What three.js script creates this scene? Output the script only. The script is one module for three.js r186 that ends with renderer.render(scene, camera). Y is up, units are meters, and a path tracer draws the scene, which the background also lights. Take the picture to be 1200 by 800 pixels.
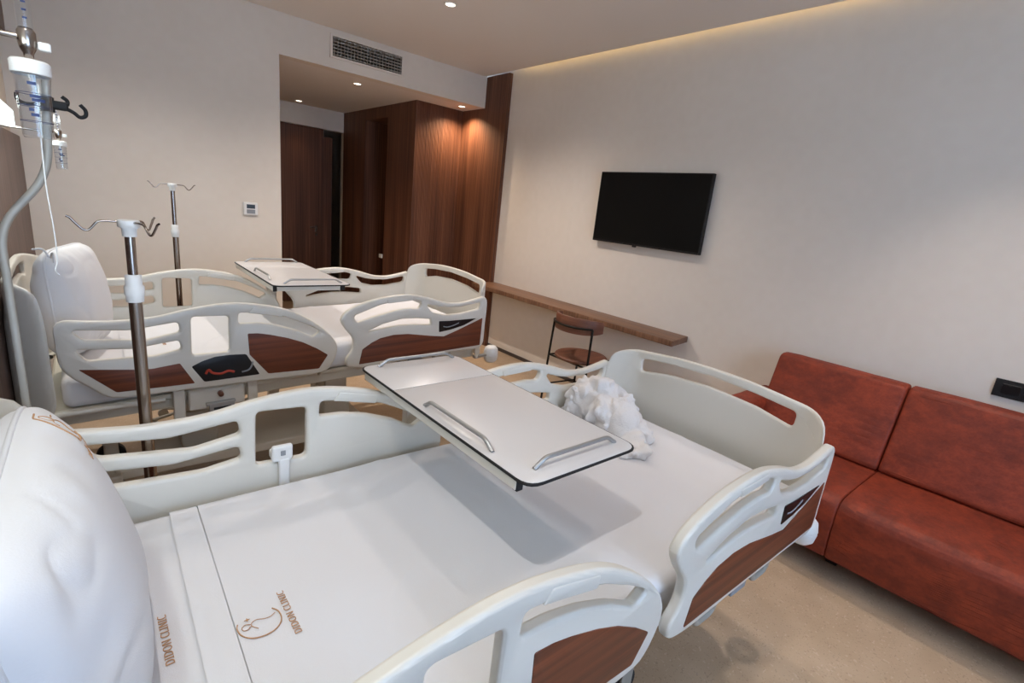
import * as THREE from 'three';
import { RoundedBoxGeometry } from 'three/addons/geometries/RoundedBoxGeometry.js';
import { mergeGeometries, mergeVertices, toCreasedNormals } from 'three/addons/utils/BufferGeometryUtils.js';
import { TessellateModifier } from 'three/addons/modifiers/TessellateModifier.js';
import { ImprovedNoise } from 'three/addons/math/ImprovedNoise.js';
import { MarchingCubes } from 'three/addons/objects/MarchingCubes.js';
import { FontLoader } from 'three/addons/loaders/FontLoader.js';
import { TextGeometry } from 'three/addons/geometries/TextGeometry.js';
import { RectAreaLightUniformsLib } from 'three/addons/lights/RectAreaLightUniformsLib.js';

// ------------------------------------------------------------------ camera, sky, exposure
const scene = new THREE.Scene();
const renderer = new THREE.WebGLRenderer({ antialias: true });
renderer.toneMapping = THREE.LinearToneMapping;
renderer.toneMappingExposure = 1.0;
renderer.shadowMap.enabled = true;
renderer.shadowMap.type = THREE.PCFSoftShadowMap;
RectAreaLightUniformsLib.init();

const camera = new THREE.PerspectiveCamera(68.636, 1.5, 0.05, 60);
{
  const yaw = 0.721736, pitch = -0.255293, roll = 0.106318;
  const f = new THREE.Vector3(Math.sin(yaw) * Math.cos(pitch), Math.sin(pitch), -Math.cos(yaw) * Math.cos(pitch));
  const r0 = new THREE.Vector3(Math.cos(yaw), 0, Math.sin(yaw));
  const u0 = new THREE.Vector3().crossVectors(r0, f);
  const up = r0.clone().multiplyScalar(-Math.sin(roll)).addScaledVector(u0, Math.cos(roll));
  camera.position.set(0, 1.58, 0);
  camera.up.copy(up);
  camera.lookAt(camera.position.clone().add(f));
}
scene.background = new THREE.Color(0.63, 0.87, 1.25);      // overcast daylight outside the window
scene.backgroundIntensity = 6.8;

// room measures (metres)
const XL = -0.30, XR = 3.584, ZB = -4.89, ZF = 2.3, YC = 2.95, YS = 2.635;
const XLIP = 3.51, XWOOD = 3.54;

// ------------------------------------------------------------------ small tools
let seed = 7;
const rnd = () => { seed = (seed * 1664525 + 1013904223) % 4294967296; return seed / 4294967296; };
const perlin = new ImprovedNoise();
const noise = (x, y, z) => perlin.noise(x, y, z);
const smooth = (a, b, x) => { const t = Math.min(1, Math.max(0, (x - a) / (b - a))); return t * t * (3 - 2 * t); };
const V3 = (x, y, z) => new THREE.Vector3(x, y, z);
const V2 = (x, y) => new THREE.Vector2(x, y);

const used = {};
function numbered(name) { const n = used[name] || 0; used[name] = n + 1; return n ? `${name}_${String(n).padStart(3, '0')}` : name; }
function shade(o) { o.traverse(m => { if (m.isMesh) { m.castShadow = true; m.receiveShadow = true; } }); return o; }
function thing(name, label, category, [x, y, z] = [0, 0, 0], turn = 0, group) {
  const o = new THREE.Group(); o.name = numbered(name); o.position.set(x, y, z); o.rotation.y = turn;
  o.userData = { label, category }; if (group) o.userData.group = group; scene.add(o); return o;
}
function single(name, geo, mat, label, category, group) {
  const m = new THREE.Mesh(geo, mat); m.name = numbered(name); m.userData = { label, category };
  if (group) m.userData.group = group; scene.add(shade(m)); return m;
}
function part(parent, name, geo, mat, label) {
  const m = new THREE.Mesh(Array.isArray(geo) ? join(geo) : geo, mat); m.name = name;
  if (label) m.userData.label = label; parent.add(shade(m)); return m;
}
function struct(name, geo, mat, label, category) {
  const m = new THREE.Mesh(Array.isArray(geo) ? join(geo) : geo, mat); m.name = name;
  m.userData = { kind: 'structure', label, category }; scene.add(shade(m)); return m;
}
function clean(g) {
  let h = g.index ? g.toNonIndexed() : g;
  for (const k of Object.keys(h.attributes)) if (!['position', 'normal', 'uv'].includes(k)) h.deleteAttribute(k);
  if (!h.attributes.normal) h.computeVertexNormals();
  if (!h.attributes.uv) h.setAttribute('uv', new THREE.BufferAttribute(new Float32Array(h.attributes.position.count * 2), 2));
  h.morphAttributes = {}; h.clearGroups(); return h;
}
const join = list => mergeGeometries(list.map(clean));
// texture coordinates in metres from the face's own direction
function metric(g) {
  g = clean(g); const p = g.attributes.position, n = g.attributes.normal, uv = g.attributes.uv;
  for (let i = 0; i < p.count; i += 3) {
    let ax = 0, ay = 0, az = 0;
    for (let k = 0; k < 3; k++) { ax += Math.abs(n.getX(i + k)); ay += Math.abs(n.getY(i + k)); az += Math.abs(n.getZ(i + k)); }
    for (let k = 0; k < 3; k++) {
      const x = p.getX(i + k), y = p.getY(i + k), z = p.getZ(i + k);
      if (ay >= ax && ay >= az) uv.setXY(i + k, x, z); else if (ax >= az) uv.setXY(i + k, z, y); else uv.setXY(i + k, x, y);
    }
  }
  return g;
}
function box(x0, x1, y0, y1, z0, z1) { const g = new THREE.BoxGeometry(x1 - x0, y1 - y0, z1 - z0); g.translate((x0 + x1) / 2, (y0 + y1) / 2, (z0 + z1) / 2); return metric(g); }
function rbox(x0, x1, y0, y1, z0, z1, r = 0.01, s = 3) {
  const g = new RoundedBoxGeometry(x1 - x0, y1 - y0, z1 - z0, s, Math.min(r, (x1 - x0) / 2.01, (y1 - y0) / 2.01, (z1 - z0) / 2.01));
  g.translate((x0 + x1) / 2, (y0 + y1) / 2, (z0 + z1) / 2); return metric(g);
}
function cyl(x, y0, y1, z, r0, r1 = r0, s = 24) { const g = new THREE.CylinderGeometry(r1, r0, y1 - y0, s); g.translate(x, (y0 + y1) / 2, z); return g; }
function rod(a, b, r, s = 12) {
  const d = b.clone().sub(a), g = new THREE.CylinderGeometry(r, r, d.length(), s);
  g.applyQuaternion(new THREE.Quaternion().setFromUnitVectors(V3(0, 1, 0), d.clone().normalize()));
  g.translate((a.x + b.x) / 2, (a.y + b.y) / 2, (a.z + b.z) / 2); return g;
}
function tube(pts, r, seg = 40, rs = 10, closed = false, tension) {
  const c = new THREE.CatmullRomCurve3(pts.map(p => p.isVector3 ? p : V3(...p)), closed, tension === undefined ? 'centripetal' : 'catmullrom', tension);
  return new THREE.TubeGeometry(c, seg, r, rs, closed);
}
// a bent pipe: straight runs with rounded corners
function pipe(pts, r, bend = 0.04, seg = 6, rs = 12) {
  const P = pts.map(p => p.isVector3 ? p : V3(...p)), path = new THREE.CurvePath(); let last = P[0];
  for (let i = 1; i < P.length - 1; i++) {
    const a = P[i].clone().sub(P[i - 1]), b = P[i + 1].clone().sub(P[i]), k = Math.min(bend, a.length() * 0.45, b.length() * 0.45);
    const s = P[i].clone().addScaledVector(a.normalize(), -k), e = P[i].clone().addScaledVector(b.normalize(), k);
    path.add(new THREE.LineCurve3(last, s)); path.add(new THREE.QuadraticBezierCurve3(s, P[i], e)); last = e;
  }
  path.add(new THREE.LineCurve3(last, P[P.length - 1]));
  return new THREE.TubeGeometry(path, seg * 8 * (P.length - 1), r, rs, false);
}
function lathe(pts, s = 32) { return new THREE.LatheGeometry(pts.map(p => V2(p[0], p[1])), s); }
function curved(pts, n = 90) {
  const c = new THREE.CatmullRomCurve3(pts.map(p => V3(p[0], p[1], 0)), true, 'centripetal');
  return c.getSpacedPoints(n).slice(0, n).map(p => V2(p.x, p.y));
}
function corners(pts, r = 0.012) {      // polygon with rounded corners
  const s = new THREE.Path(), n = pts.length;
  for (let i = 0; i < n; i++) {
    const at = j => V2(pts[j % n][0], pts[j % n][1]), p = at(i), a = at(i + n - 1).sub(p), b = at(i + 1).sub(p);
    const k = Math.min(pts[i][2] ?? r, a.length() * 0.45, b.length() * 0.45);
    const s0 = p.clone().addScaledVector(a.normalize(), k), e = p.clone().addScaledVector(b.normalize(), k);
    if (i) s.lineTo(s0.x, s0.y); else s.moveTo(s0.x, s0.y);
    s.quadraticCurveTo(p.x, p.y, e.x, e.y);
  }
  return s.getPoints(5);
}
function slab(outline, depth, bevel, holes = [], crease = 0.6) {   // outline in the xy plane, centred on z = 0
  if (THREE.ShapeUtils.isClockWise(outline)) outline = outline.slice().reverse();
  const s = new THREE.Shape(outline); for (const h of holes) s.holes.push(new THREE.Path(h));
  const g = new THREE.ExtrudeGeometry(s, { depth: Math.max(1e-4, depth - 2 * bevel), bevelEnabled: bevel > 0, bevelThickness: bevel, bevelSize: bevel, bevelOffset: -bevel, bevelSegments: 3, curveSegments: 8 });
  g.translate(0, 0, -(depth - 2 * bevel) / 2);
  return toCreasedNormals(g, crease);
}
const moved = (g, x, y, z) => { g.translate(x, y, z); return g; };

// ------------------------------------------------------------------ textures
function lattice(n, s) { let k = s >>> 0; const a = new Float32Array(n * n); for (let i = 0; i < a.length; i++) { k = (k * 1664525 + 1013904223) >>> 0; a[i] = k / 4294967296; } return a; }
function field(s) {      // periodic value noise: f(x, y, px, py) with whole periods
  const L = lattice(256, s);
  return (x, y, px, py) => {
    const xi = Math.floor(x), yi = Math.floor(y), fx = x - xi, fy = y - yi, u = fx * fx * (3 - 2 * fx), v = fy * fy * (3 - 2 * fy);
    const at = (i, j) => L[((((j % py) + py) % py) & 255) * 256 + ((((i % px) + px) % px) & 255)];
    return (at(xi, yi) * (1 - u) + at(xi + 1, yi) * u) * (1 - v) + (at(xi, yi + 1) * (1 - u) + at(xi + 1, yi + 1) * u) * v;
  };
}
function tex(w, h, fn, size, srgb = true) {
  const d = new Uint8Array(w * h * 4);
  for (let y = 0; y < h; y++) for (let x = 0; x < w; x++) {
    const c = fn(x / w, y / h), i = (y * w + x) * 4;
    for (let k = 0; k < 3; k++) d[i + k] = Math.max(0, Math.min(255, Math.round(c[k]))); d[i + 3] = 255;
  }
  const t = new THREE.DataTexture(d, w, h); t.wrapS = t.wrapT = THREE.RepeatWrapping; t.magFilter = THREE.LinearFilter; t.minFilter = THREE.LinearMipmapLinearFilter; t.generateMipmaps = true;
  if (srgb) t.colorSpace = THREE.SRGBColorSpace; t.repeat.set(1 / size[0], 1 / size[1]); t.needsUpdate = true; return t;
}
const mixc = (a, b, t) => a.map((v, i) => v + (b[i] - v) * t);
// vertical grain (along v) unless turned
function woodTexture(dark, light, s, size, turned = false, stripes = 64) {
  const f = field(s), g = field(s + 11), fn = (u, v) => {
    if (turned) [u, v] = [v, u];
    const a = f(u * stripes + 0.6 * g(u * 8, v * 6, 8, 6), v * 3, stripes, 3), b = f(u * stripes * 3, v * 8, stripes * 3 & 255, 8), c = g(u * 12, v * 2, 12, 2);
    return mixc(dark, light, Math.min(1, Math.max(0, 0.45 * a + 0.3 * b + 0.35 * c - 0.05)));
  };
  return tex(512, 512, fn, size);
}
const T = {};
T.panel = woodTexture([66, 38, 28], [150, 101, 74], 3, [0.9, 2.2], false, 96);
T.headpanel = woodTexture([78, 60, 54], [128, 104, 94], 5, [1.2, 2.0], false, 50);
T.desk = woodTexture([92, 64, 48], [150, 112, 86], 9, [0.5, 1.6], false, 40);
T.inlay = woodTexture([80, 38, 21], [132, 69, 40], 13, [1.1, 0.22], true, 26);
T.chairwood = woodTexture([92, 56, 44], [134, 88, 68], 21, [0.6, 0.3], true, 20);
{ const f = field(31), g = field(32), h = field(33);
  T.floor = tex(1024, 1024, (u, v) => {
    const a = f(u * 150, v * 150, 150, 150), b = g(u * 90, v * 90, 90, 90), c = h(u * 12, v * 12, 12, 12);
    let col = mixc([184, 160, 132], [196, 173, 146], c);
    if (a > 0.84) col = mixc(col, [140, 120, 100], 0.35); if (b > 0.88) col = mixc(col, [222, 206, 186], 0.35);
    return col;
  }, [0.8, 0.8]); }
{ const f = field(41), g = field(42), h = field(43), k = field(44);
  const leather = (u, v) => 0.42 * f(u * 9, v * 14, 9, 14) + 0.3 * g(u * 28, v * 44, 28, 44) + 0.2 * h(u * 90, v * 120, 90, 120) + 0.14 * k(u * 220, v * 220, 220, 220);
  T.sofa = tex(512, 512, (u, v) => mixc([104, 34, 15], [150, 58, 30], Math.min(1, Math.max(0, 1.4 * leather(u, v) - 0.22))), [0.8, 0.8]);
  T.sofabump = tex(512, 512, (u, v) => { const a = 255 * leather(u, v); return [a, a, a]; }, [0.8, 0.8], false); }
{ const f = field(51), g = field(52);
  T.weave = tex(256, 256, (u, v) => { const a = 128 + 90 * (f(u * 128, v * 128, 128, 128) - 0.5) + 40 * (g(u * 32, v * 32, 32, 32) - 0.5); return [a, a, a]; }, [0.12, 0.12], false);
  T.terry = tex(256, 256, (u, v) => { const a = 255 * (0.6 * f(u * 90, v * 90, 90, 90) + 0.4 * g(u * 30, v * 30, 30, 30)); return [a, a, a]; }, [0.15, 0.15], false); }
{ const f = field(61), g = field(62);
  T.plaster = tex(512, 512, (u, v) => mixc([228, 220, 209], [234, 227, 217], 0.6 * f(u * 7, v * 7, 7, 7) + 0.4 * g(u * 60, v * 60, 60, 60)), [2.6, 2.6]); }

const std = o => new THREE.MeshStandardMaterial(o);
const phys = o => new THREE.MeshPhysicalMaterial(o);
const M = {
  wall: std({ map: T.plaster, roughness: 0.92 }),
  ceiling: std({ color: '#ebe6e0', roughness: 0.95 }),
  floor: std({ map: T.floor, roughness: 0.42 }),
  skirting: std({ color: '#4a423e', roughness: 0.6 }),
  panel: std({ map: T.panel, roughness: 0.5 }),
  headpanel: std({ map: T.headpanel, roughness: 0.5 }),
  desk: std({ map: T.desk, roughness: 0.45 }),
  cream: phys({ color: '#dad6cc', roughness: 0.38, clearcoat: 0.15, clearcoatRoughness: 0.3 }),
  creamdark: std({ color: '#cfc8b9', roughness: 0.5 }),
  inlay: std({ map: T.inlay, roughness: 0.45 }),
  black: std({ color: '#0d0e12', roughness: 0.3 }),
  blackmatte: std({ color: '#111113', roughness: 0.7 }),
  blackmetal: std({ color: '#15130f', roughness: 0.45, metalness: 0.4 }),
  rubber: std({ color: '#2a2a2c', roughness: 0.8 }),
  steel: std({ color: '#a39a93', roughness: 0.22, metalness: 1.0 }),
  chrome: std({ color: '#c9c4bd', roughness: 0.15, metalness: 1.0 }),
  alu: std({ color: '#a9a9a8', roughness: 0.4, metalness: 0.7 }),
  greymetal: std({ color: '#a7a49c', roughness: 0.5, metalness: 0.2 }),
  white: std({ color: '#e8e8e6', roughness: 0.4 }),
  whitegloss: phys({ color: '#efefed', roughness: 0.3, clearcoat: 0.3 }),
  laminate: phys({ color: '#d3d1d1', roughness: 0.32, clearcoat: 0.1 }),
  linen: std({ color: '#dadadd', roughness: 0.92, bumpMap: T.weave, bumpScale: 0.0004 }),
  terry: std({ color: '#dfdcdb', roughness: 0.97, bumpMap: T.terry, bumpScale: 0.002 }),
  thread: std({ color: '#b98d66', roughness: 0.7 }),
  sofa: std({ map: T.sofa, roughness: 0.62, bumpMap: T.sofabump, bumpScale: 0.0012 }),
  sofadark: std({ color: '#1b100c', roughness: 0.8 }),
  chairwood: std({ map: T.chairwood, roughness: 0.45 }),
  screen: phys({ color: '#060708', roughness: 0.3, specularIntensity: 0.35 }),
  glass: phys({ color: '#ffffff', transmission: 1, thickness: 0, roughness: 0.02, ior: 1.45 }),
  jar: phys({ color: '#fbfdff', transmission: 1, thickness: 0, roughness: 0.0, ior: 1.45 }),
  bluemark: std({ color: '#2b3a66', roughness: 0.6 }),
  vinyl: phys({ color: '#dfe3e2', transmission: 0.4, thickness: 0, roughness: 0.4 }),
  red: std({ color: '#b5402c', roughness: 0.5 }),
  grey: std({ color: '#8d9298', roughness: 0.5 }),
};
const glow = (c, i) => std({ color: '#000000', emissive: new THREE.Color(c), emissiveIntensity: i, roughness: 0.6 });
const WARM = new THREE.Color(1.0, 0.86, 0.76), COOL = new THREE.Color(0.88, 1.0, 0.97);

// ------------------------------------------------------------------ the room
const DZ = -7.35, XC = 1.39, XN = 2.93, ZW = -5.30;      // corridor: end wall, left side, wardrobe front, wardrobe face
struct('floor', box(XL - 0.1, XR + 0.1, -0.12, 0, DZ - 2.2, ZF + 0.1), M.floor, 'beige speckled vinyl floor');
// ceiling stops short of the television wall and leaves a light slot
struct('ceiling', box(XL - 0.1, XLIP, YC, YC + 0.1, ZB, ZF + 0.1), M.ceiling, 'white flat ceiling with a light slot along the television wall');
struct('trim_1', [box(XLIP - 0.25, XR + 0.1, YC + 0.28, YC + 0.36, ZB - 0.12, ZF + 0.1), box(XLIP - 0.25, XLIP - 0.2, YC + 0.1, YC + 0.28, ZB - 0.12, ZF + 0.1)], M.ceiling, 'white lining of the ceiling light slot');
struct('wall_right', box(XR, XR + 0.12, 0, YC + 0.28, ZB - 0.45, ZF + 0.1), M.wall, 'pale grey painted wall with the television');
struct('wall_left', box(XL - 0.12, XL, 0, YC, ZB, ZF + 0.1), M.wall, 'pale grey painted wall above the bedhead panelling');
const GX0 = 1.834, GX1 = 2.508, GY0 = 2.735, GY1 = 2.891;      // opening of the air duct
struct('wall_back', [box(XL - 0.12, XC, 0, YC + 0.1, ZB - 0.12, ZB), box(XC, XWOOD, YS, GY0, ZB - 0.12, ZB), box(XC, XWOOD, GY1, YC + 0.1, ZB - 0.12, ZB), box(XC, GX0, GY0, GY1, ZB - 0.12, ZB), box(GX1, XWOOD, GY0, GY1, ZB - 0.12, ZB)], M.wall, 'pale grey wall with the corridor opening');
// window wall behind the camera
const WX0 = -0.15, WX1 = 1.75, WY0 = 0.7, WY1 = 2.55;
struct('wall_front', [box(XL - 0.12, WX0, 0, YC + 0.1, ZF, ZF + 0.14), box(WX1, XR + 0.12, 0, YC + 0.1, ZF, ZF + 0.14), box(WX0, WX1, 0, WY0, ZF, ZF + 0.14), box(WX0, WX1, WY1, YC + 0.1, ZF, ZF + 0.14)], M.wall, 'pale grey wall with the wide window');
{
  const t = 0.05, z0 = ZF + 0.05, z1 = ZF + 0.1, xm = (WX0 + WX1) / 2;
  const w = struct('window_1', [box(WX0, WX1, WY0, WY0 + t, z0, z1), box(WX0, WX1, WY1 - t, WY1, z0, z1), box(WX0, WX0 + t, WY0 + t, WY1 - t, z0, z1), box(WX1 - t, WX1, WY0 + t, WY1 - t, z0, z1), box(xm - t / 2, xm + t / 2, WY0 + t, WY1 - t, z0, z1)], M.greymetal, 'grey framed wide window letting in daylight');
  for (const [a, b] of [[WX0 + t, xm - t / 2], [xm + t / 2, WX1 - t]]) part(w, 'pane', box(a, b, WY0 + t, WY1 - t, ZF + 0.07, ZF + 0.076), M.glass, 'clear glass pane');
}
// corridor beyond the opening
struct('wall_corridor_left', box(XC - 0.12, XC, 0, YS, DZ - 0.1, ZB - 0.12), M.wall, 'pale grey corridor side wall');
struct('ceiling_corridor', box(XC - 0.12, XR, YS, YS + 0.1, DZ - 0.1, ZB - 0.12), M.ceiling, 'lowered white corridor ceiling with recessed spotlights');
struct('wall_corridor_end', [box(XC - 0.12, XR, 2.385, YS, DZ - 0.12, DZ), box(XC - 0.12, 1.72, 0, 2.385, DZ - 0.12, DZ)], M.wall, 'pale strip of wall above the dark corridor door');
// unlit room beyond the corridor door
struct('wall_room_beyond', [box(1.3, 3.5, 0, 2.6, DZ - 2.15, DZ - 2.05), box(1.2, 1.3, 0, 2.6, DZ - 2.15, DZ - 0.12), box(3.4, 3.5, 0, 2.6, DZ - 2.05, DZ - 0.12), box(2.945, 3.4, 0, 2.385, DZ - 0.12, DZ)], M.wall, 'pale grey walls of the unlit room past the corridor door');
struct('ceiling_room_beyond', box(1.2, 3.5, 2.6, 2.7, DZ - 2.15, DZ - 0.12), M.ceiling, 'ceiling of the unlit room past the corridor door');
{ // corridor door leaf
  const d = struct('door_1', rbox(1.725, 2.66, 0.01, 2.38, DZ - 0.075, DZ - 0.03, 0.003), M.panel, 'dark walnut corridor door standing nearly closed');
  const h = part(d, 'door_handle', [rbox(2.545, 2.585, 0.99, 1.09, DZ - 0.03, DZ - 0.022, 0.004), cyl(0, 0, 0.045, 0, 0.009).rotateX(Math.PI / 2).translate(2.565, 1.06, DZ - 0.025), rbox(2.46, 2.575, 1.05, 1.07, DZ + 0.012, DZ + 0.028, 0.007)], M.steel, 'brushed steel lever handle');
  part(h, 'keyhole_plate', cyl(0, 0, 0.008, 0, 0.018).rotateX(Math.PI / 2).translate(2.565, 0.955, DZ - 0.03), M.steel);
struct('door_2', rbox(2.665, 2.80, 0.01, 2.29, DZ - 0.115, DZ - 0.075, 0.003), M.panel, 'narrow dark walnut second door leaf set back beside the corridor door');
}
{ // walnut cladding: corridor side with a niche, short face to the room, and the return up to the ceiling
  const nz0 = -6.62, nz1 = -6.0, ny = 2.5, fz = -5.32;
  const w = struct('wall_wardrobe', [
    box(XN, XN + 0.05, 0, YS, DZ, nz0), box(XN, XN + 0.05, ny, YS, nz0, nz1), box(XN, XN + 0.05, 0, YS, nz1, fz),
    box(XN + 0.05, XR, 0, YS, fz - 0.05, fz)], M.panel, 'dark walnut wardrobe wall lining the corridor');
  part(w, 'niche_lining', [box(XN + 0.05, XN + 0.52, 0.0, ny + 0.05, nz0 - 0.03, nz0), box(XN + 0.05, XN + 0.52, 0.0, ny + 0.05, nz1, nz1 + 0.03), box(XN + 0.5, XN + 0.53, 0.0, ny + 0.05, nz0, nz1), box(XN + 0.05, XN + 0.5, ny, ny + 0.03, nz0, nz1)], M.panel, 'walnut lining of the deep wardrobe niche');
  struct('trim_3', [box(XWOOD, XR, 0, YC, ZB, -4.5), box(XWOOD, XR, 0, YS, fz, ZB)].map(metric), M.panel, 'walnut side panel reaching up to the ceiling beside the television wall');
  const rb = []; for (let i = 0; i < 40; i++) { const x = XN + 0.02 + i * (XWOOD - XN - 0.03) / 40; rb.push(box(x, x + 0.009, 0.01, YS - 0.005, fz, fz + 0.004)); }
  const r1 = part(w, 'rib', rb, M.panel, 'fine vertical ribs of the walnut cladding'); r1.userData.kind = 'stuff';
  const dk = single('wardrobe_switch_box', rbox(XN + 0.01 - 0.03, XN + 0.0, 0.815, 0.865, -6.1 + 0.02, -6.02 + 0.02, 0.006), M.white, 'small white box fixed to the edge of the wardrobe niche', 'switch box');
}
// skirting
struct('baseboard_right', box(XR - 0.012, XR, 0, 0.035, -4.5, ZF), M.skirting, 'thin dark skirting under the television wall');
struct('baseboard_back', box(XL, XC, 0, 0.05, ZB, ZB + 0.012), M.skirting, 'thin dark skirting under the thermostat wall');
// bedhead panelling
{
  const g = slab(corners([[-ZF + 0.0, 0], [-ZB, 0], [-ZB, 1.72], [-ZF, 1.72]].map(([a, b]) => [a, b]), 0.012), 0.04, 0.006);
  g.rotateY(Math.PI / 2); g.translate(XL + 0.02, 0, 0);
  struct('trim_4', metric(g), M.headpanel, 'grey-brown wood panelling behind the beds');
  struct('trim_5', box(XL, XL + 0.05, 2.29, YC, -4.70, -3.0), M.headpanel, 'wood panel high on the bedhead wall');
}

// ------------------------------------------------------------------ lamps
function downlight(x, y, z, label, power, cone, tint = WARM) {
  const soft = 0.8;
  const t = thing('downlight', label, 'ceiling light', [x, y, z], 0, 'recessed spotlights');
  part(t, 'rim', lathe([[0.034, 0.002], [0.036, -0.004], [0.046, -0.005], [0.05, 0], [0.05, 0.002]], 32), M.white, 'white ring');
  part(t, 'lamp_glow', new THREE.CircleGeometry(0.034, 28).rotateX(Math.PI / 2).translate(0, -0.002, 0), glow(new THREE.Color(1, 0.86, 0.68), 6), 'glowing lens');
  const s = new THREE.SpotLight(tint, power, 0, cone, 0.85, 2);
  s.position.set(x, y - 0.012, z); s.target.position.set(x, 0, z); s.castShadow = true; s.shadow.radius = soft;
  scene.add(s); scene.add(s.target);
}
downlight(2.157, YC, -3.50, 'recessed spotlight in the main ceiling above the foot of the bed by the thermostat wall', 11, 1.2);
downlight(-0.03, YC, -0.45, 'recessed spotlight in the main ceiling above the emblem pillow', 4.6, 1.05, new THREE.Color(1, 0.94, 0.88));
downlight(1.45, YC, -0.36, 'recessed spotlight in the main ceiling over the middle of the bathrobe bed', 1.5, 1.1);
downlight(2.85, YC, -0.30, 'recessed spotlight in the main ceiling above the sofa', 6.3, 0.70);
downlight(2.157, YC, -1.90, 'recessed spotlight in the main ceiling before the television', 2.2, 1.15);
downlight(0.25, YC, -3.50, 'recessed spotlight in the main ceiling above the pillow with tie strings', 6.5, 1.15, new THREE.Color(1, 0.91, 0.83));
downlight(2.232, YS, -5.27, 'recessed spotlight in the corridor ceiling near its opening', 1.6, 0.8, new THREE.Color(1, 0.72, 0.45));
downlight(2.246, YS, -7.10, 'recessed spotlight in the corridor ceiling by the dark door', 0.8, 0.7, new THREE.Color(1, 0.72, 0.45));
downlight(3.36, YS, -5.08, 'recessed spotlight grazing the walnut wardrobe corner', 5.5, 1.2, new THREE.Color(1, 0.72, 0.45));
{ // LED strip in the ceiling slot
  const t = thing('cove_light_strip', 'warm LED strip hidden in the ceiling slot by the television wall', 'light strip', [XLIP - 0.03, YC + 0.1, 0]);
  part(t, 'lamp_glow', box(-0.01, 0.01, 0, 0.012, -4.4, ZF - 0.1), glow(new THREE.Color(1, 0.75, 0.38), 3));
  const r = new THREE.RectAreaLight(new THREE.Color(1, 0.72, 0.32), 10, 6.5, 0.02);
  r.position.set(XLIP - 0.015, YC + 0.125, (-4.4 + ZF - 0.1) / 2); r.lookAt(XLIP + 0.35, YC - 0.6, r.position.z); scene.add(r);
}
function headLight(z0, z1, label) {
  const t = thing('bedhead_light', label, 'wall light', [XL + 0.04, 1.722, (z0 + z1) / 2], 0, 'lamps on the bedhead panelling');
  const h = (z1 - z0) / 2;
  part(t, 'housing', box(-0.04, 0.0, 0, 0.095, -h, h), M.greymetal, 'grey metal housing');
  part(t, 'lamp_diffuser', rbox(0.0, 0.05, 0.005, 0.09, -h + 0.01, h - 0.01, 0.012), glow(new THREE.Color(0.9, 1, 1), 2.2), 'bright white diffuser');
  const r = new THREE.RectAreaLight(COOL, 20, h * 2 - 0.05, 0.07);
  r.position.set(XL + 0.04 + 0.058, 1.77, (z0 + z1) / 2); r.lookAt(r.position.x + 1, 0.5, r.position.z); scene.add(r);
}
headLight(-3.75, -2.55, 'bright white lamp strip on the panelling beside the bed by the thermostat wall');
headLight(-1.15, -0.25, 'bright white lamp strip on the panelling above the emblem pillow');

// ------------------------------------------------------------------ hospital beds
const RW = 0.5;
const HEAD_OUT = [[0.116, 0.9], [0.118, 0.94], [0.14, 0.959], [0.21, 0.954], [0.29, 0.947], [0.43, 0.951], [0.56, 0.975], [0.70, 0.988], [0.82, 0.975], [0.96, 0.935], [1.09, 0.855], [1.175, 0.77], [1.197, 0.715], [1.18, 0.65], [1.142, 0.603], [1.085, 0.593], [0.9, 0.599], [0.6, 0.609], [0.33, 0.618], [0.285, 0.622], [0.25, 0.636], [0.2, 0.685], [0.15, 0.735], [0.124, 0.78]];
const HEAD_HOLES = [
  corners([[0.172, 0.917], [0.345, 0.899], [0.508, 0.918], [0.513, 0.88], [0.40, 0.860], [0.2, 0.882]], 0.012),
  corners([[0.177, 0.84], [0.35, 0.82], [0.508, 0.838], [0.513, 0.802], [0.42, 0.787], [0.205, 0.797]], 0.012),
  corners([[0.559, 0.938], [0.70, 0.930], [0.698, 0.765], [0.555, 0.770]], 0.016),
  corners([[0.745, 0.938], [0.83, 0.93], [0.95, 0.897], [1.04, 0.853], [1.105, 0.815], [1.072, 0.793], [0.99, 0.838], [0.90, 0.872], [0.82, 0.89], [0.742, 0.895]], 0.01)];
const grow = (h, k) => { const c = h.reduce((a, p) => a.add(p), V2(0, 0)).multiplyScalar(1 / h.length); const mx = Math.max(...h.map(p => Math.abs(p.x - c.x))); return h.map((p, i) => { const a = h[(i + h.length - 1) % h.length], b = h[(i + 1) % h.length], t = b.clone().sub(a).normalize(), n = V2(t.y, -t.x); if (THREE.ShapeUtils.area(h) < 0) n.negate(); return p.clone().addScaledVector(n, k); }); };
const HEAD_WOOD_A = corners([[0.175, 0.765], [0.35, 0.737], [0.41, 0.731], [0.507, 0.74], [0.558, 0.64], [0.285, 0.65]], 0.006);
const HEAD_BLACK = corners([[0.548, 0.718], [0.59, 0.737], [0.64, 0.75], [0.70, 0.751], [0.766, 0.745], [0.822, 0.637], [0.594, 0.64]], 0.008);
const HEAD_WOOD_B = corners([[0.775, 0.842], [0.82, 0.838], [0.87, 0.826], [0.95, 0.80], [1.02, 0.77], [1.09, 0.728], [1.145, 0.687], [1.10, 0.62], [0.86, 0.634], [0.78, 0.74]], 0.006);
const FOOT_OUT = [[2.142, 0.62], [2.147, 0.75], [2.15, 0.86], [2.143, 0.905], [2.122, 0.924], [2.07, 0.916], [1.95, 0.899], [1.85, 0.907], [1.73, 0.943], [1.60, 0.970], [1.45, 0.965], [1.31, 0.935], [1.235, 0.897], [1.213, 0.86], [1.235, 0.815], [1.28, 0.75], [1.276, 0.69], [1.245, 0.645], [1.25, 0.605], [1.31, 0.588], [1.6, 0.590], [1.9, 0.593], [2.12, 0.597]];
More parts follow.
